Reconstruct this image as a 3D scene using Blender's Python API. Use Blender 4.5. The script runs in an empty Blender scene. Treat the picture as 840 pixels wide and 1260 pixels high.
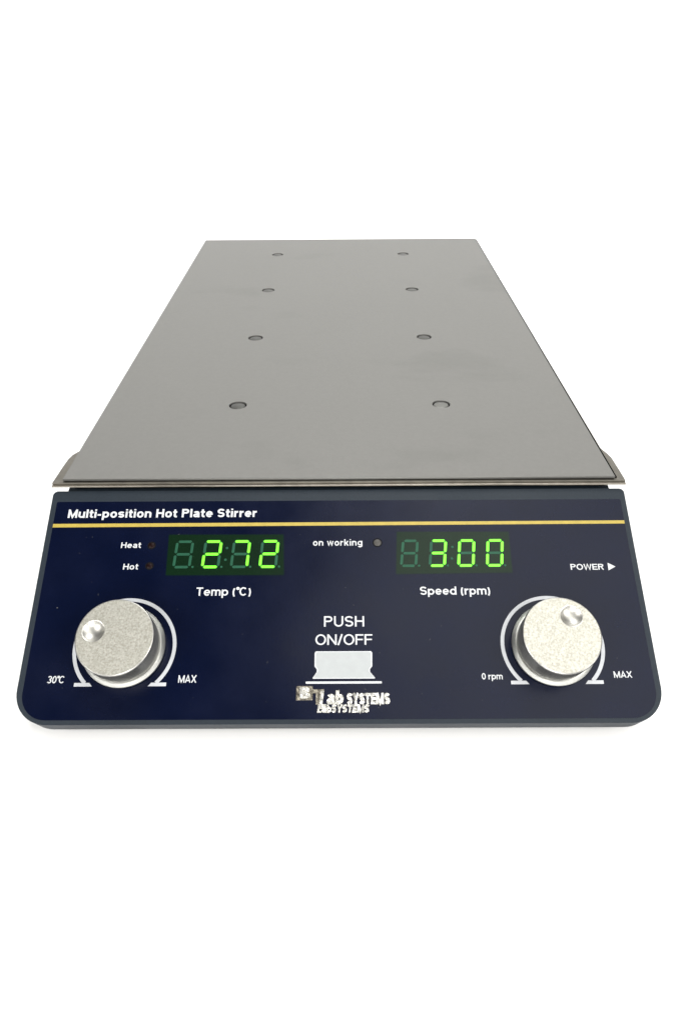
import bpy, bmesh, math, random
from math import sin, cos, pi, radians
from mathutils import Matrix, Vector
random.seed(4)
S = bpy.context.scene
C = S.collection
MM = 0.001

# ------------------------------------------------------------------ camera
cd = bpy.data.cameras.new('camera'); cam = bpy.data.objects.new('camera', cd); C.objects.link(cam)
S.camera = cam
CP = (2.55, -274.58, 174.45); PT, YW, RL, FPX = 0.59514, -0.00427, -0.00757, 909.35
fw = Vector((sin(YW)*cos(PT), cos(YW)*cos(PT), -sin(PT)))
rt = Vector((cos(YW), -sin(YW), 0)); up = rt.cross(fw)
rt2 = rt*cos(RL)+up*sin(RL); up2 = up*cos(RL)-rt*sin(RL)
m = Matrix((rt2, up2, -fw)).transposed().to_4x4()
m.translation = Vector(CP)*MM
cam.matrix_world = m
cd.sensor_fit = 'VERTICAL'; cd.sensor_height = 36; cd.sensor_width = 24
cd.lens = 36*FPX/1260
cd.clip_start = .01; cd.clip_end = 50

# ------------------------------------------------------------------ world and lamps
w = bpy.data.worlds.new('World'); S.world = w; w.use_nodes = True
bg = w.node_tree.nodes['Background']; bg.inputs[0].default_value = (.95, .97, 1, 1); bg.inputs[1].default_value = .12
def lamp(name, loc, aim, size, power, col=(1, 1, 1)):
    d = bpy.data.lights.new(name, 'AREA'); d.shape = 'SQUARE'; d.size = size; d.energy = power; d.color = col
    o = bpy.data.objects.new(name, d); C.objects.link(o); o.location = loc
    o.rotation_euler = (Vector(aim)-Vector(loc)).to_track_quat('-Z', 'Y').to_euler(); return o
lamp('softbox_front', (-1.7, -1.5, 1.35), (0, .3, 0), 1.2, 47, (1, .985, .95))
lamp('softbox_front', (1.8, -1.4, 1.35), (0, .3, 0), 1.2, 50, (1, .985, .95))
lamp('added_fill_low', (0, -1.9, .62), (0, -.15, -.06), .8, 24, (1, .99, .96))  # added fill light, lifts the shadow on the floor under the front edge
lamp('softbox_top', (.15, .72, 2.3), (0, .25, 0), 1.0, 35, (1, 1, .98))
lamp('softbox_side', (.40, -.33, 1.1), (.06, -.05, 0), .82, 5.4, (1, 1, .96))
S.view_settings.view_transform = 'Standard'; S.view_settings.look = 'None'
S.view_settings.exposure = 0; S.view_settings.gamma = 1

# ------------------------------------------------------------------ materials
def mat(name, col, rough=.5, metal=0., spec=.5, noise=0., nscale=200., bump=0., bscale=800., emit=None, es=0., coat=0.,
        detail=4, rvar=0.):
    M = bpy.data.materials.new(name); M.use_nodes = True; nt = M.node_tree
    p = nt.nodes['Principled BSDF']
    p.inputs['Base Color'].default_value = (*col, 1); p.inputs['Roughness'].default_value = rough
    p.inputs['Metallic'].default_value = metal; p.inputs['Specular IOR Level'].default_value = spec
    if coat: p.inputs['Coat Weight'].default_value = coat; p.inputs['Coat Roughness'].default_value = .12
    tc = nt.nodes.new('ShaderNodeTexCoord')
    if noise:
        n = nt.nodes.new('ShaderNodeTexNoise'); n.inputs['Scale'].default_value = nscale; n.inputs['Detail'].default_value = detail
        nt.links.new(tc.outputs['Object'], n.inputs['Vector'])
        r = nt.nodes.new('ShaderNodeMapRange'); r.inputs[1].default_value = .3; r.inputs[2].default_value = .7
        r.inputs[3].default_value = 1-noise; r.inputs[4].default_value = 1+noise
        nt.links.new(n.outputs['Fac'], r.inputs[0])
        mx = nt.nodes.new('ShaderNodeVectorMath'); mx.operation = 'SCALE'; mx.inputs[0].default_value = col
        nt.links.new(r.outputs[0], mx.inputs['Scale']); nt.links.new(mx.outputs[0], p.inputs['Base Color'])
    if rvar:
        n = nt.nodes.new('ShaderNodeTexNoise'); n.inputs['Scale'].default_value = 30; n.inputs['Detail'].default_value = 6
        nt.links.new(tc.outputs['Object'], n.inputs['Vector'])
        r = nt.nodes.new('ShaderNodeMapRange'); r.inputs[1].default_value = .3; r.inputs[2].default_value = .7
        r.inputs[3].default_value = rough-rvar; r.inputs[4].default_value = rough+rvar
        nt.links.new(n.outputs['Fac'], r.inputs[0]); nt.links.new(r.outputs[0], p.inputs['Roughness'])
    if bump:
        n = nt.nodes.new('ShaderNodeTexNoise'); n.inputs['Scale'].default_value = bscale; n.inputs['Detail'].default_value = 3
        nt.links.new(tc.outputs['Object'], n.inputs['Vector'])
        b = nt.nodes.new('ShaderNodeBump'); b.inputs['Strength'].default_value = bump; b.inputs['Distance'].default_value = .0004
        nt.links.new(n.outputs['Fac'], b.inputs['Height']); nt.links.new(b.outputs[0], p.inputs['Normal'])
    if emit:
        p.inputs['Emission Color'].default_value = (*emit, 1); p.inputs['Emission Strength'].default_value = es
    return M
M_back = mat('white_backdrop', (.93, .93, .93), .9, spec=.1)
M_slate = mat('slate_plastic', (.0100, .0155, .0225), .5, spec=.27, noise=.12, nscale=900, bump=.25, bscale=1500, rvar=.06)
M_black = mat('black_plastic', (.002, .002, .002), .9, spec=.05, noise=.3, nscale=400)
M_navy = mat('navy_overlay', (.0004, .0020, .0125), .24, spec=.215, noise=.10, nscale=60, bump=.03, bscale=1200, rvar=.06)
M_gold = mat('yellow_print', (.335, .25, .040), .45, noise=.08, nscale=300)
M_white = mat('white_print', (.47, .48, .49), .5, noise=.06, nscale=500)
M_grey = mat('grey_print', (.325, .34, .345), .5, noise=.04, nscale=300)
M_arc = mat('silver_print', (.40, .41, .43), .4, noise=.06, nscale=300)
M_rubber = mat('rubber', (.015, .015, .015), .8, noise=.2, nscale=300)
M_tray = mat('tray_steel', (.15, .14, .12), .38, 1, noise=.12, nscale=250, bump=.1, bscale=500)
M_rim = mat('rim_steel', (.24, .22, .19), .3, 1, noise=.12, nscale=250)
M_plug = mat('plug_steel', (.075, .075, .07), .4, 1, noise=.2, nscale=600)
M_plug2 = mat('bright_plug_steel', (.15, .15, .14), .4, 1, noise=.1, nscale=600)
M_alu = mat('turned_aluminium', (.58, .58, .55), .34, 1, noise=.05, nscale=300, bump=.12, bscale=1400)
M_side = mat('knurled_aluminium', (.33, .325, .31), .36, 1, noise=.10, nscale=700)
M_bowl = mat('polished_aluminium', (.45, .44, .41), .40, 1, noise=.04, nscale=300)
M_win = mat('display_filter', (.0012, .009, .003), .24, spec=.22, noise=.1, nscale=120, emit=(.02, .35, .06), es=.009)
M_on = mat('lit_segment', (.1, .5, .02), .4, noise=.05, nscale=200, emit=(.155, 1, .02), es=1.12)
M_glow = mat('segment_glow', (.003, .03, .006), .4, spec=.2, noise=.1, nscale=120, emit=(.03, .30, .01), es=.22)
M_off = mat('unlit_segment', (.010, .062, .034), .4, spec=.22, noise=.1, nscale=200)
M_led = mat('dark_led_lens', (.006, .001, .001), .4, spec=.12, noise=.2, nscale=900)
M_led2 = mat('clear_led_lens', (.06, .057, .053), .45, spec=.2, noise=.2, nscale=900)
M_hole = mat('led_bezel', (.002, .002, .003), .6, spec=.1, noise=.2, nscale=500)
M_chrome = mat('chrome_letter', (.66, .645, .60), .26, .75, noise=.3, nscale=700, bump=.5, bscale=500)
M_bronze = mat('bronze_foil', (.30, .27, .22), .25, 1, noise=.35, nscale=350, bump=.5, bscale=450)

def knob_face_mat():
    M = mat('sandblasted_aluminium', (.66, .635, .55), .45, .9, bump=.35, bscale=1500)
    nt = M.node_tree; p = nt.nodes['Principled BSDF']; tc = nt.nodes['Texture Coordinate']
    n = nt.nodes.new('ShaderNodeTexNoise'); n.inputs['Scale'].default_value = 1500; n.inputs['Detail'].default_value = 6
    nt.links.new(tc.outputs['Object'], n.inputs['Vector'])
    r = nt.nodes.new('ShaderNodeValToRGB'); e = r.color_ramp.elements
    e[0].position = .36; e[0].color = (.355, .342, .295, 1); e[1].position = .64; e[1].color = (.51, .50, .45, 1)
    nt.links.new(n.outputs['Fac'], r.inputs[0]); nt.links.new(r.outputs[0], p.inputs['Base Color'])
    return M
M_face = knob_face_mat()

def plate_mat():      # satin steel sheet with faint wiped smears
    M = mat('satin_steel', (.3, .3, .29), .46, .5, spec=.15, bump=.06, bscale=700)
    nt = M.node_tree; p = nt.nodes['Principled BSDF']; tc = nt.nodes['Texture Coordinate']
    mp = nt.nodes.new('ShaderNodeMapping'); mp.inputs['Scale'].default_value = (5, 9, 1); mp.inputs['Rotation'].default_value = (0, 0, radians(-20))
    nt.links.new(tc.outputs['Object'], mp.inputs['Vector'])
    n = nt.nodes.new('ShaderNodeTexNoise'); n.inputs['Scale'].default_value = 1.6; n.inputs['Detail'].default_value = 4
    nt.links.new(mp.outputs[0], n.inputs['Vector'])
    r = nt.nodes.new('ShaderNodeValToRGB'); e = r.color_ramp.elements
    e[0].position = .34; e[0].color = PLATE_LO; e[1].position = .42; e[1].color = PLATE_HI
    nt.links.new(n.outputs['Fac'], r.inputs[0])
    n2 = nt.nodes.new('ShaderNodeTexNoise'); n2.inputs['Scale'].default_value = 500; n2.inputs['Detail'].default_value = 3
    nt.links.new(tc.outputs['Object'], n2.inputs['Vector'])
    r2 = nt.nodes.new('ShaderNodeMapRange'); r2.inputs[1].default_value = .3; r2.inputs[2].default_value = .7; r2.inputs[3].default_value = .975; r2.inputs[4].default_value = 1.025
    nt.links.new(n2.outputs['Fac'], r2.inputs[0])
    v = nt.nodes.new('ShaderNodeVectorMath'); v.operation = 'SCALE'
    nt.links.new(r.outputs[0], v.inputs[0]); nt.links.new(r2.outputs[0], v.inputs['Scale']); nt.links.new(v.outputs[0], p.inputs['Base Color'])
    return M
PLATE_LO = (.150, .149, .141, 1); PLATE_HI = (.165, .163, .155, 1)
M_plate = plate_mat()

# ------------------------------------------------------------------ helpers
WM = {}
def link(name, me, mats, parent=None, world=Matrix.Identity(4), smooth=None):
    o = bpy.data.objects.new(name, me); C.objects.link(o)
    if me is not None and not len(me.materials):
        for x in (mats if isinstance(mats, (list, tuple)) else [mats]): me.materials.append(x)
    WM[o] = world.copy()
    if parent is not None:
        o.parent = parent; o.matrix_basis = WM[parent].inverted() @ world
    else: o.matrix_basis = world
    if smooth is not None and me is not None:
        me.polygons.foreach_set('use_smooth', [True]*len(me.polygons))
        me.set_sharp_from_angle(angle=radians(smooth))
    return o
def tome(bm, name):
    bmesh.ops.scale(bm, vec=(MM, MM, MM), verts=bm.verts)
    bmesh.ops.recalc_face_normals(bm, faces=bm.faces)
    me = bpy.data.meshes.new(name); bm.to_mesh(me); bm.free(); return me
def prism(bm, pts, z0, z1):
    a = [bm.verts.new((x, y, z0)) for x, y in pts]; b = [bm.verts.new((x, y, z1)) for x, y in pts]
    n = len(pts); bm.faces.new(a[::-1]); top = bm.faces.new(b)
    for i in range(n): bm.faces.new((a[i], a[(i+1) % n], b[(i+1) % n], b[i]))
    return top
def rrect(x0, y0, x1, y1, r, seg=10):      # r for corners: bl, br, tr, tl
    if not isinstance(r, (list, tuple)): r = [r]*4
    P = []
    for (cx, cy, a, q) in ((x0, y0, 180, r[0]), (x1, y0, 270, r[1]), (x1, y1, 0, r[2]), (x0, y1, 90, r[3])):
        if q <= 0: P.append((cx, cy)); continue
        ox = cx+q if cx == x0 else cx-q; oy = cy+q if cy == y0 else cy-q
        for k in range(seg+1):
            t = radians(a+90*k/seg); P.append((ox+q*cos(t), oy+q*sin(t)))
    return P
def slab(name, pts, z0, z1, bev, mats, parent, world, segs=3, smooth=35):
    bm = bmesh.new(); top = prism(bm, pts, z0, z1)
    if bev: bmesh.ops.bevel(bm, geom=list(top.edges), offset=bev, segments=segs, profile=.5, affect='EDGES')
    return link(name, tome(bm, name), mats, parent, world, smooth)
def lathe(prof, n=96, rfun=None):
    bm = bmesh.new(); rings = []
    for j, (r, z) in enumerate(prof):
        if r < 1e-6: rings.append([bm.verts.new((0, 0, z))]); continue
        rings.append([bm.verts.new(((r+(rfun(i, j) if rfun else 0))*cos(2*pi*i/n), (r+(rfun(i, j) if rfun else 0))*sin(2*pi*i/n), z)) for i in range(n)])
    for A, B in zip(rings, rings[1:]):
        for i in range(n):
            k = (i+1) % n
            if len(A) == 1: bm.faces.new((A[0], B[i], B[k]))
            elif len(B) == 1: bm.faces.new((A[i], A[k], B[0]))
            else: bm.faces.new((A[i], A[k], B[k], B[i]))
    return bm
def holed(outer, holes, z0, z1, name, bevel=0, seg=40):      # flat sheet with round holes; outer = point list
    cu = bpy.data.curves.new(name, 'CURVE'); cu.dimensions = '2D'; cu.fill_mode = 'BOTH'
    def sp(pts):
        s = cu.splines.new('POLY'); s.points.add(len(pts)-1); s.use_cyclic_u = True
        for p, q in zip(s.points, pts): p.co = (q[0]*MM, q[1]*MM, 0, 1)
    sp(outer)
    for (x, y, r) in holes: sp([(x+r*cos(2*pi*i/seg), y+r*sin(2*pi*i/seg)) for i in range(seg)])
    cu.extrude = (z1-z0)/2*MM; cu.bevel_depth = bevel*MM; cu.bevel_resolution = 1; cu.offset = -bevel*MM
    o = bpy.data.objects.new(name, cu); C.objects.link(o)
    me = bpy.data.meshes.new_from_object(o.evaluated_get(bpy.context.evaluated_depsgraph_get()))
    bpy.data.objects.remove(o); bpy.data.curves.remove(cu); me.materials.clear()
    me.transform(Matrix.Translation((0, 0, (z0+z1)/2*MM))); return me

# ------------------------------------------------------------------ stroke lettering (grotesque shapes)
XH = .73
def arc(cx, cy, rx, ry, a0, a1, n=14):
    return [(cx+rx*cos(radians(a0+(a1-a0)*k/n)), cy+ry*sin(radians(a0+(a1-a0)*k/n))) for k in range(n+1)]
def glyph(c, h):
    X = XH
    def bowl(w, y0, y1): return [arc(w/2, (y0+y1)/2, w/2-h, (y1-y0)/2-h, 0, 360, 28)]
    def Sx(w, H):
        q = (H-2*h)/4
        return [arc(w/2, H-h-q, w/2-h, q, 20, 270, 14)+arc(w/2, h+q, w/2-h, q, 90, -160, 14)[0:]]
    if c == ' ': return .24, []
    if c == 'M': w = .88; return w, [[(h, 0), (h, 1)], [(w-h, 0), (w-h, 1)], [(h, 1-h*.4), (w/2, h*1.0), (w-h, 1-h*.4)]]
    if c == 'H': w = .74; return w, [[(h, 0), (h, 1)], [(w-h, 0), (w-h, 1)], [(2*h, .52), (w-2*h, .52)]]
    if c == 'N': w = .74; return w, [[(h, 0), (h, 1)], [(w-h, 0), (w-h, 1)], [(h*1.3, 1-h*.8), (w-h*1.3, h*.8)]]
    if c == 'U': w = .74; return w, [[(h, 1), (h, .36)]+arc(w/2, .36, w/2-h, .36-h, 180, 360)+[(w-h, 1)]]
    if c in 'O': w = .84; return w, bowl(w, -.01, 1.01)
    if c in '0': w = .6; return w, bowl(w, -.01, 1.01)
    if c == 'C': w = .78; return w, [arc(w/2, .5, w/2-h, .51-h, 42, 318, 24)]
    if c == 'D': w = .76; return w, [[(h, 0), (h, 1)], [(h, 1-h)]+arc(w*.42, .5, w*.58-h, .5-h, 90, -90)+[(h, h)]]
    if c == 'F': w = .62; return w, [[(h, 0), (h, 1)], [(2*h, 1-h), (w, 1-h)], [(2*h, .5), (w*.93, .5)]]
    if c == 'E': w = .66; return w, [[(h, 0), (h, 1)], [(2*h, 1-h), (w, 1-h)], [(2*h, .5), (w*.95, .5)], [(2*h, h), (w, h)]]
    if c == 'L': w = .58; return w, [[(h, 0), (h, 1)], [(2*h, h), (w, h)]]
    if c == 'T': w = .66; return w, [[(w/2, 0), (w/2, 1-2*h)], [(0, 1-h), (w, 1-h)]]
    if c == 'Y': w = .72; return w, [[(w/2, 0), (w/2, .45)], [(h*.7, 1), (w/2, .42), (w-h*.7, 1)]]
    if c == 'A': w = .76; return w, [[(h*.8, 0), (w/2, 1-h*.6), (w-h*.8, 0)], [(w*.24, .28), (w*.76, .28)]]
    if c == 'X': w = .74; return w, [[(h*.9, 0), (w-h*.9, 1)], [(h*.9, 1), (w-h*.9, 0)]]
    if c == 'W': w = 1.02; return w, [[(h*.8, 1), (w*.26, h*.6), (w*.5, 1-h*.6), (w*.74, h*.6), (w-h*.8, 1)]]
    if c == 'P': w = .68; return w, [[(h, 0), (h, 1)], [(2*h, 1-h)]+arc(w*.55, .72, w*.45-h, .28-h, 90, -90)+[(2*h, .44+h)]]
    if c == 'R': w = .72; return w, [[(h, 0), (h, 1)], [(2*h, 1-h)]+arc(w*.55, .735, w*.43-h, .265-h, 90, -90)+[(2*h, .47+h)], [(w*.58, .45), (w-h, 0)]]
    if c == 'B': w = .72; return w, [[(h, 0), (h, 1)], [(2*h, 1-h)]+arc(w*.54, .75, w*.42-h, .25-h*.9, 90, -90)+[(2*h, .5)], [(2*h, .5)]+arc(w*.55, .26, w*.45-h, .26-h, 88, -90)+[(2*h, h)]]
    if c == 'S': return .68, Sx(.68, 1)
    if c == '3': w = .58; return w, [arc(w/2, .745, w/2-h, .255-h*.8, 160, -90, 14), arc(w/2, .265, w/2-h, .265-h*.9, 90, -160, 14)]
    if c == '/': w = .36; return w, [[(h*.5, -.02), (w-h*.5, 1.02)]]
    if c == '-': return .34, [[(0, .34), (.34, .34)]]
    if c == 'd°': return .3, []
    if c == '°': w = .20; return w, [arc(.14, .86, .15-h*.6, .15-h*.6, 0, 360, 20)]
    if c == '(': w = .27; return w, [arc(w+.12, .38, w+.12-h, .66, 132, 228)]
    if c == ')': w = .27; return w, [arc(-.12, .38, w+.12-h, .66, 48, -48)]
    if c == 'l': return 2*h, [[(h, 0), (h, 1)]]
    if c == 'i': return 2*h, [[(h, 0), (h, X)], [(h, 1-1.5*h), (h, 1)]]
    if c == 't': w = .38; return w, [[(w*.45, .93), (w*.45, .2)]+arc(w*.45+.12, .2, .12, .2-h, 180, 270, 6)+[(w, h)], [(0, X-h), (w*.45-h, X-h)], [(w*.45+h, X-h), (w, X-h)]]
    if c == 'u': w = .62; return w, [[(h, X), (h, .24)]+arc(w/2, .26, w/2-h, .26-h, 180, 350)[1:], [(w-h, 0), (w-h, X)]]
    if c == 'n': w = .62; return w, [[(h, 0), (h, X)], arc(w/2, X-.26, w/2-h, .26-h, 170, 0)+[(w-h, 0)]]
    if c == 'r': w = .40; return w, [[(h, 0), (h, X)], arc(w*.98, X-.34, w*.98-h, .34-h, 160, 90, 8)]
    if c == 'm':
        w = .94; a = w/2
        return w, [[(h, 0), (h, X)], arc((a+h)/2+0, X-.22, (a-h)/2, .22-h, 165, 0)+[(a, 0)], arc((a+w-h)/2, X-.22, (w-h-a)/2, .22-h, 165, 0)+[(w-h, 0)]]
    if c == 'o': w = .64; return w, bowl(w, -.01, X+.01)
    if c == 'p': w = .65; return w, [[(h, -.27), (h, X)]]+bowl(w, 0, X)
    if c == 'b': w = .65; return w, [[(h, 0), (h, 1)]]+bowl(w, 0, X)
    if c == 'd': w = .65; return w, [[(w-h, 0), (w-h, 1)]]+bowl(w, 0, X)
    if c == 'g': w = .65; return w, bowl(w, .02, X)+[[(w-h, X), (w-h, -.04)]+arc(w/2, -.04, w/2-h, .24-h, 0, -155, 12)]
    if c == 's': return .58, Sx(.58, X)
    if c == 'e': w = .63; return w, [[(2*h, X*.5)]+[(w-h*1.0, X*.5)]+arc(w/2, X/2, w/2-h, X/2-h, 5, 318, 26)[1:]]
    if c == 'a':
        w = .60
        return w, [arc(w/2-.01, X-.22, w/2-h-.01, .22-h, 160, 0, 12)+[(w-h, 0)], [(w-2*h, X*.58)]+arc(w*.44, X*.30, w*.44-h, X*.30-h, 90, 320, 14)+[(w-1.6*h, .16)]]
    if c == 'y': w = .6; return w, [[(h*.7, X), (w/2, h)], [(w-h*.7, X), (w*.42, -.22), (.1, -.24)]]
    if c == 'k': w = .6; return w, [[(h, 0), (h, 1)], [(2*h, .27), (w-h, X)], [(w*.42, .40), (w-h*.8, 0)]]
    if c == 'w': w = .86; return w, [[(h*.7, X), (w*.27, h*.6), (w*.5, X-h*.5), (w*.73, h*.6), (w-h*.7, X)]]
    return .5, []
def ribbon(bm, pts, hw, z, thick, closed):
    """one stroke of half width hw along pts, mitred; flat top at z, sides down by thick"""
    n = len(pts); L = []; Rr = []
    P = [Vector(p) for p in pts]
    for i in range(n):
        if closed: a, b = P[(i-1) % n], P[(i+1) % n]
        else: a, b = P[max(i-1, 0)], P[min(i+1, n-1)]
        d1 = (P[i]-a); d2 = (b-P[i])
        if d1.length < 1e-9: d1 = d2
        if d2.length < 1e-9: d2 = d1
        d1 = d1.normalized(); d2 = d2.normalized()
        t = (d1+d2); t = t.normalized() if t.length > 1e-6 else d1
        nn = Vector((-t.y, t.x)); k = max(.45, abs(nn.dot(Vector((-d1.y, d1.x)))))
        L.append(P[i]+nn*hw/k); Rr.append(P[i]-nn*hw/k)
    V = [[bm.verts.new((p.x, p.y, zz)) for p in side] for side in (L, Rr) for zz in (z, z-thick)]
    Lt, Lb, Rt, Rb = V
    for i in range(n if closed else n-1):
        k = (i+1) % n
        bm.faces.new((Lt[i], Lt[k], Rt[k], Rt[i])); bm.faces.new((Lt[i], Lb[i], Lb[k], Lt[k])); bm.faces.new((Rt[i], Rt[k], Rb[k], Rb[i]))
    if not closed:
        bm.faces.new((Lt[0], Rt[0], Rb[0], Lb[0])); bm.faces.new((Lt[-1], Lb[-1], Rb[-1], Rt[-1]))
def text_mesh(s, u0, u1, vbase, vtop, stroke, z=.30, thick=.10, shear=0., gap=.12, jitter=0., u0b=None):
    """lettering from u0 to u1 (mm across the panel); v grows down the panel"""
    h = stroke/2; x = 0; out = []
    for c in s:
        wd, st = glyph(c, h)
        for q in st: out.append([(px+x, py) for px, py in q])
        x += wd+gap
    x -= gap; H = vbase-vtop; sx = (u1-u0)/x
    bm = bmesh.new(); k = 0; rj = random.Random(7)
    for q in out:
        closed = len(q) > 4 and (Vector(q[0])-Vector(q[-1])).length < 1e-6
        if closed: q = q[:-1]
        # stroke laid out in glyph units scaled by the mean, then fitted
        b2 = bmesh.new(); ribbon(b2, q, h, 0, 1, closed)
        vs = {}
        for v in b2.verts:
            top = v.co.z > -.5
            vs[v.index] = None
        b2.verts.index_update()
        mp = [bm.verts.new((u0+v.co.x*sx+shear*v.co.y*H, -(vbase)+v.co.y*H, (z+k*.004) if v.co.z > -.5 else z-thick)) for v in b2.verts]
        for f in b2.faces: bm.faces.new([mp[v.index] for v in f.verts])
        for v in mp:
            if jitter: v.co.x += rj.uniform(-jitter, jitter); v.co.y += rj.uniform(-jitter, jitter)*.8; v.co.z += rj.uniform(-jitter, jitter)
        b2.free(); k = (k+1) % 5
    return bm

# ------------------------------------------------------------------ backdrop: white studio sweep
FLOOR = -64.5
prof = [(-2600, 0)]+[(900, 0)]+[(900+500*sin(radians(a)), 500-500*cos(radians(a))) for a in range(6, 91, 6)]+[(1400, 2000)]
bm = bmesh.new()
A = [bm.verts.new((-2600, y, FLOOR+z)) for y, z in prof]; B = [bm.verts.new((2600, y, FLOOR+z)) for y, z in prof]
for i in range(len(prof)-1): bm.faces.new((A[i], B[i], B[i+1], A[i+1]))
me = tome(bm, 'backdrop')
o = link('backdrop', me, M_back, smooth=60); o['kind'] = 'structure'

# ------------------------------------------------------------------ the stirrer
root = bpy.data.objects.new('hot_plate_stirrer', None); C.objects.link(root)
rootW = Matrix.Translation((0, .2, FLOOR*MM)); root.matrix_basis = rootW; WM[root] = rootW
root.empty_display_size = .05
root['label'] = 'multi-position hot plate stirrer with grey steel plate, navy control panel and two silver knobs'
root['category'] = 'hot plate'
SL = 0.52865
# panel frame: local x = across, local y = up the slope, local z = out of the panel; origin at the panel's top edge
PW = Matrix(((1, 0, 0, 0), (0, cos(SL), -sin(SL), 0), (0, sin(SL), cos(SL), 0), (0, 0, 0, 1)))
I4 = Matrix.Identity(4)

# housing (side profile extruded, rounded vertical edges)
def box(bm, x0, x1, y0, y1, z0, z1, r=4):
    return prism(bm, rrect(x0, y0, x1, y1, r, 6), z0, z1)
bm = bmesh.new()
sect = [(4, -1.0), (417, -1.0), (417, -62), (-66, -62), (-74, -60), (-74, -52)]
a = [bm.verts.new((-120.5, y, z)) for y, z in sect]; b = [bm.verts.new((120.5, y, z)) for y, z in sect]
bm.faces.new(a); bm.faces.new(b[::-1])
for i in range(len(sect)): bm.faces.new((a[i], b[i], b[(i+1) % len(sect)], a[(i+1) % len(sect)]))
bmesh.ops.bevel(bm, geom=list(bm.edges), offset=1.2, segments=2, profile=.5, affect='EDGES')
link('housing', tome(bm, 'housing'), M_slate, root, I4, 35)
# black neck between housing and plate
bm = bmesh.new(); prism(bm, rrect(-119.2, 4.5, 119.8, 410, 3, 5), -1.2, 2.6)
link('neck', tome(bm, 'neck'), M_black, root, I4, 35)
for sx in (-1, 1):
    for yy in (-50, 390):
        bm = lathe([(0, 0), (8, 0), (9, .6), (8, 2.9), (0, 2.9)], 32)
        link('foot', tome(bm, 'foot'), M_rubber, root, Matrix.Translation((sx*.1, yy*MM, FLOOR*MM)), 35)
# panel slab (bezel)
PL = 100.2
bezel = slab('bezel', rrect(-125.2, -PL, 125.2, 0.3, (13.5, 13.5, 2.2, 2.2), 14), -9.5, 0, 1.6, M_slate, root, PW, 5)
# navy overlay
panel = slab('control_panel', rrect(-122.8, -98.4, 122.9, -5.0, (10.5, 10.5, .6, .6), 12), -.4, .12, .05, M_navy, root, PW, 1)
# stripe
slab('stripe', [(-122.75, -17.25), (122.85, -16.75), (122.85, -15.25), (-122.75, -15.6)], .05, .18, 0, M_gold, panel, PW)

# lettering
def T(s, u0, u1, vb, vt, st, mat_=M_white, shear=0., parent=panel, name='lettering', **k):
    return link(name, tome(text_mesh(s, u0, u1, vb, vt, st, z=.20, thick=.09, shear=shear, **k), name), mat_, parent, PW)
T('Multi-position Hot Plate Stirrer', -117.0, -35.2, 12.75, 8.75, .19, shear=0, gap=.105)
T('Heat', -92.2, -83.7, 27.0, 24.4, .165, shear=.02, gap=.12)
T('Hot', -90.1, -83.8, 36.8, 34.2, .165, shear=.02, gap=.12)
T('on working', -10.7, 10.2, 26.4, 23.5, .165, gap=.15)
T('Temp (°C)', -58.5, -36.0, 48.5, 44.9, .155, gap=.10)
T('Speed (rpm)', 33.6, 62.4, 48.55, 45.0, .16, gap=.10)
T('PUSH', -5.8, 10.4, 61.9, 57.5, .135, gap=.13)
T('ON/OFF', -9.2, 13.6, 69.4, 65.1, .13, gap=.09)
T('30°C', -113.9, -107.2, 84.2, 81.4, .14, shear=.05, gap=.08)
T('MAX', -62.6, -55.5, 84.2, 81.3, .15, gap=.08)
T('0 rpm', 56.0, 64.1, 83.45, 81.0, .15, gap=.08)
T('MAX', 107.6, 114.7, 83.0, 80.5, .15, gap=.08)
T('POWER', 96.9, 110.7, 37.9, 35.3, .16, gap=.09)
slab('power_arrow', [(112.5, -38.2), (115.6, -36.55), (112.6, -34.8)], .05, .20, 0, M_white, panel, PW)

# dial scales: an open ring with two foot bars
def scale(cu, cv):
    bm = bmesh.new(); ro, ri = 20.6, 19.15
    a0 = -45.5; pts = arc(0, 0, (ro+ri)/2, (ro+ri)/2, a0, 180-a0, 64)
    ribbon(bm, [(x*1.0, y) for x, y in pts], (ro-ri)/2, .20, .1, False)
    for s in (-1, 1):
        P = [(s*12.1, -14.1), (s*18.0, -14.1), (s*18.0, -15.5), (s*10.9, -15.5)]
        if s < 0: P = P[::-1]
        prism(bm, P, .1, .215)
    return bm
for (cu, cv) in ((-85.2, 70.05), (85.2, 69.9)):
    link('dial_scale', tome(scale(cu, cv), 'dial_scale'), M_arc, panel, PW @ Matrix.Translation((cu*MM, -cv*MM, 0)))

# key pictogram
key = [(-9.4, -72.6), (-8.9, -72.0), (12.9, -72.0), (13.4, -72.6), (13.3, -78.0), (12.4, -79.2), (12.4, -80.3), (14.3, -82.6), (14.2, -82.9),
       (-10.0, -82.9), (-10.1, -82.6), (-8.5, -80.3), (-8.5, -79.2), (-9.4, -78.0)][::-1]
bt = slab('push_button', key, .05, .17, 0, M_white, root, PW)
cx = 2.0; cy = -77.5
inner = [(cx+(x-cx)*.955, cy+(y-cy)*.93) for x, y in key]
slab('button_face', inner, .1, .24, 0, M_grey, bt, PW)
slab('button_line', rrect(-12.8, -84.85, 16.9, -84.0, .3, 3), .05, .20, 0, M_white, bt, PW)

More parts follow.
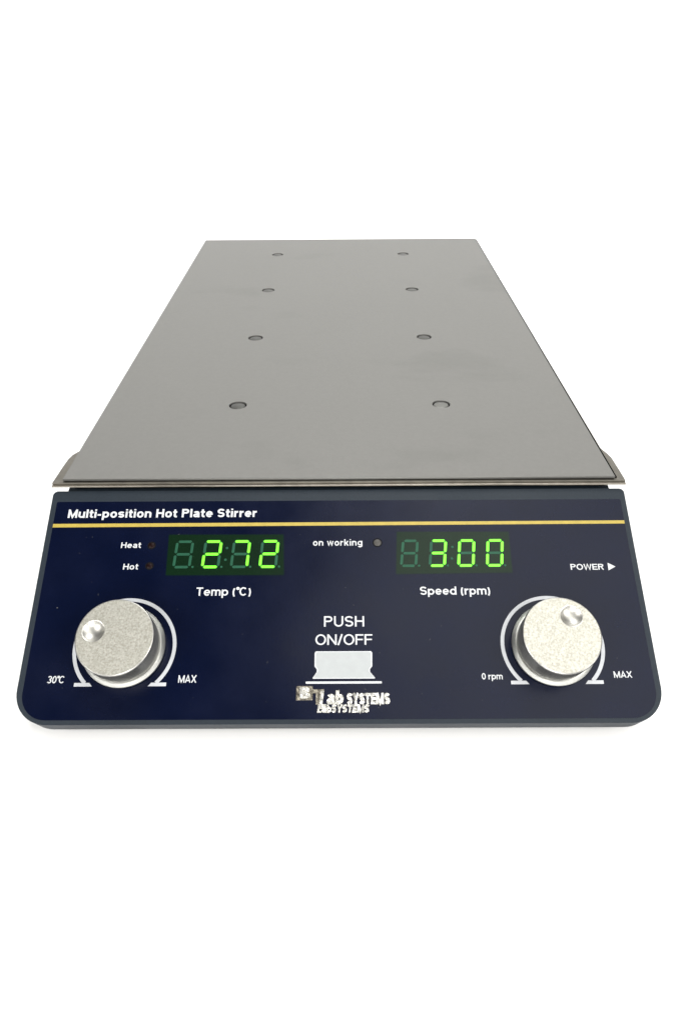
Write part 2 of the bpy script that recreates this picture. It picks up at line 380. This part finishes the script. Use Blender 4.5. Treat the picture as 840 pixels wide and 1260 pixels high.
# displays
SEG = {'a': ((0, 1), (1, 1)), 'b': ((1, 1), (1, .5)), 'c': ((1, .5), (1, 0)), 'd': ((0, 0), (1, 0)), 'e': ((0, .5), (0, 0)), 'f': ((0, 1), (0, .5)), 'g': ((0, .5), (1, .5))}
DIG = {' ': '', '2': 'abged', '7': 'abc', '3': 'abgcd', '0': 'abcdef'}
def display(quad, us, v0, v1, dw, shear, text):
    win = slab('display_window', quad, .0, .16, 0, M_win, root, PW)
    t = .57; H = v1-v0; w = dw-2*t; hh = H-2*t
    for u, ch in zip(us, text):
        for sname, (p, q) in SEG.items():
            on = sname in DIG[ch]
            P = Vector((p[0]*w+t, p[1]*hh+t)); Q = Vector((q[0]*w+t, q[1]*hh+t)); d = (Q-P).normalized(); n = Vector((-d.y, d.x))
            g = .38; P = P+d*g; Q = Q-d*g
            pl = [P, P+d*t*.8-n*t, Q-d*t*.8-n*t, Q, Q-d*t*.8+n*t, P+d*t*.8+n*t]
            pl = [(u+a.x+shear*a.y, -v1+a.y) for a in pl]
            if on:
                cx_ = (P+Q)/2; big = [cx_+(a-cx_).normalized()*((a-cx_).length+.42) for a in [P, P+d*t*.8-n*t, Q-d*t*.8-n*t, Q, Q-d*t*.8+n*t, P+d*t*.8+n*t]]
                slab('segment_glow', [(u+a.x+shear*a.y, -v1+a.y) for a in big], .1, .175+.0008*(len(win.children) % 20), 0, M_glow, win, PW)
            slab('display_segment', pl, .1, .24 if on else .20, 0, M_on if on else M_off, win, PW)
        bm = bmesh.new(); prism(bm, arc(u+dw+.9, -v1+.6, .5, .5, 0, 345, 23), .1, .20)
        link('decimal_point', tome(bm, 'decimal_point'), M_off, win, PW)
    uc = (us[1]+dw+us[2])/2
    for f in (.30, .72):
        bm = bmesh.new(); prism(bm, arc(uc+shear*H*f, -v1+H*f, .55, .55, 0, 345, 23), .1, .20)
        link('colon_dot', tome(bm, 'colon_dot'), M_off, win, PW)
display([(-71.9, -39.5), (-22.6, -39.6), (-23.3, -21.1), (-72.3, -20.9)], [-69.6+12.07*i for i in range(4)], 23.7, 36.4, 7.7, .06, ' 272')
display([(24.0, -39.4), (72.5, -39.0), (72.7, -20.3), (25.0, -20.1)], [25.7+11.98*i for i in range(4)], 23.8, 36.3, 7.2, .11, ' 300')

# indicators
for (u, v, r, mm_) in ((-79.2, 25.9, 1.35, M_led), (-79.1, 35.2, 1.35, M_led), (16.6, 25.1, 1.6, M_led2)):
    bz = link('indicator_light', tome(lathe([(r+.45, .0), (r+.4, .18), (r, .2), (r-.05, .02)], 32), 'indicator_light'), M_hole, root, PW @ Matrix.Translation((u*MM, -v*MM, 0)), 40)
    link('lens', tome(lathe([(r, .1), (r*.8, .3), (r*.45, .42), (0, .46)], 24), 'lens'), mm_, bz, PW @ Matrix.Translation((u*MM, -v*MM, 0)), 60)

# chrome letters of the maker's badge
badge = slab('badge', rrect(-16.4, -91.2, -9.9, -85.7, .3, 3), .05, .28, .1, M_bronze, root, PW, 1)
def CH(s, u0, u1, vb, vt, st, mt, z, th, shear=0., gap=.05):
    link('badge_lettering', tome(text_mesh(s, u0, u1, vb, vt, st, z=z, thick=th, shear=shear, gap=gap, jitter=.07 if len(s) > 1 else .03), 'badge_lettering'), mt, badge, PW)
CH('B', -14.9, -11.0, 90.6, 86.2, .24, M_chrome, .55, .3)
CH('T', -10.1, -5.6, 92.9, 87.1, .25, M_bronze, .50, .4)
CH('L', -7.6, -4.9, 94.6, 87.7, .26, M_chrome, .62, .5, .12)
CH('ab', -4.6, 1.8, 92.9, 87.5, .26, M_chrome, .66, .5, .08)
CH('SYSTEMS', 3.2, 19.8, 92.9, 88.6, .27, M_chrome, .60, .5, 0, .02)
CH('LabSYSTEMS', -8.2, 11.6, 96.0, 92.9, .24, M_chrome, .46, .4, .12, .03)

# dust and lint on the overlay
bm = bmesh.new()
for i in range(55):
    u, v = random.uniform(-118, 118), random.uniform(7, 95); q = random.choice((.10, .12, .16, .22)); a = random.uniform(0, pi)
    l = random.choice((1, 1, 1.4, 3.2))
    P = [(u+q*(l*cos(t)*cos(a)-.6*sin(t)*sin(a)), -v+q*(l*cos(t)*sin(a)+.6*sin(t)*cos(a))) for t in (0, 1.05, 2.1, 3.14, 4.2, 5.2)]
    prism(bm, P, .1, .15)
prism(bm, arc(-114.8, -53.4, .33, .28, 0, 300, 5), .1, .25)
o = link('dust', tome(bm, 'dust'), mat('dust', (.035, .035, .035), .8, noise=.5, nscale=90), panel, PW); o['kind'] = 'stuff'

# knobs
def knob(u, v, rot):
    W = PW @ Matrix.Translation((u*MM, -v*MM, 0)) @ Matrix.Rotation(rot, 4, 'Z')
    base = link('control_knob', tome(lathe([(13.5, .3), (16.1, .5), (16.5, .9), (16.5, 2.0), (16.3, 2.3), (15.3, 3.2), (14.0, 3.25)], 128), 'control_knob'), M_alu, root, W, 30)
    N = 288
    kn = lambda i, j: (.10 if (i % 3 == 0) else -.03) if j in (3, 4) else 0
    link('knob_cap', tome(lathe([(14.2, 3.2), (14.5, 3.8), (14.75, 4.0), (14.75, 4.3), (14.9, 13.1), (14.9, 13.4), (15.1, 13.6), (15.1, 14.5), (14.9, 14.85), (14.6, 15.0)], N, kn), 'knob_cap'), M_side, base, W, 30)
    dx, dr = 8.7, 4.2
    ring = [(14.62*cos(2*pi*i/96), 14.62*sin(2*pi*i/96)) for i in range(96)]
    link('knob_face', holed(ring, [(dx, 0, dr)], 14.9, 15.0, 'knob_face', 0, 48), M_face, base, W)
    Rs = 6.2; dep = Rs-math.sqrt(Rs*Rs-dr*dr)
    pr = [(Rs*sin(a), 15.0-(Rs*cos(a)-(Rs-dep))) for a in [math.asin(dr/Rs)*(1-k/14) for k in range(15)]]
    pr = [(dr+.25, 15.02)]+pr; pr[-1] = (0, 15.0-dep)
    link('finger_dimple', tome(lathe(pr, 48), 'finger_dimple'), M_bowl, base, W @ Matrix.Translation((dx*MM, 0, 0)), 50)
    return base
knob(-85.2, 70.0, radians(164))
knob(85.2, 70.0, radians(59))

# ------------------------------------------------------------------ heating plate
X0, W2, Y0, LN = .455, 120.83, 2.4, 410.2
ear = 26
tray_pts = [(X0-121.6, ear+4), (X0-122.8, ear+2.6), (X0-124.3, ear+.2), (X0-125.1, ear-4), (X0-125.5, 14), (X0-125.9, 1.2), (X0-125.6, .4), (X0+124.9, .2), (X0+125.2, .9), (X0+125.1, 10), (X0+124.9, ear-5), (X0+124.2, ear-1), (X0+122.8, ear+2), (X0+122.3, ear+4), (X0+122.3, Y0+LN+.4), (X0-121.5, Y0+LN+.4)][::1]
tray = slab('hot_plate', [(x, max(y, 1.2) if y < 5 else y) for x, y in tray_pts], 2.9, 3.9, .2, M_tray, root, I4, 2)
slab('plate_rim', [(X0-126.0, .15), (X0+125.3, .0), (X0+125.2, 10), (X0+124.6, ear-4), (X0+122, ear), (X0-122, ear), (X0-125.0, ear-4), (X0-125.7, 10)], 2.2, 2.95, .22, M_rim, tray, I4, 3)
bm = bmesh.new(); prism(bm, [(X0-121.2, 3.2), (X0+122.0, 3.2), (X0+122.0, Y0+LN+.1), (X0-121.2, Y0+LN+.1)], 3.8, 4.25)
link('seam', tome(bm, 'seam'), M_black, tray, I4)
holes = [(X0+s*52.8, 75.3+95.99*k, 4.6) for k in range(4) for s in (-1, 1)]
link('top_sheet', holed([(X0-W2-.6, Y0), (X0+W2, Y0), (X0+W2, Y0+LN), (X0-W2, Y0+LN)], holes, 4.2, 5.0, 'top_sheet', .08, 48), M_plate, tray, I4)
for i, (x, y, r) in enumerate(holes):
    bright = (i == 1)
    bm = lathe([(0, 0), (0, .75), (3.3, .75), (3.75, .55), (3.85, 0)][1:], 40)
    link('hole_plug', tome(bm, 'hole_plug'), M_plug2 if bright else M_plug, tray, Matrix.Translation((x*MM, y*MM, 4.0*MM)), 30)
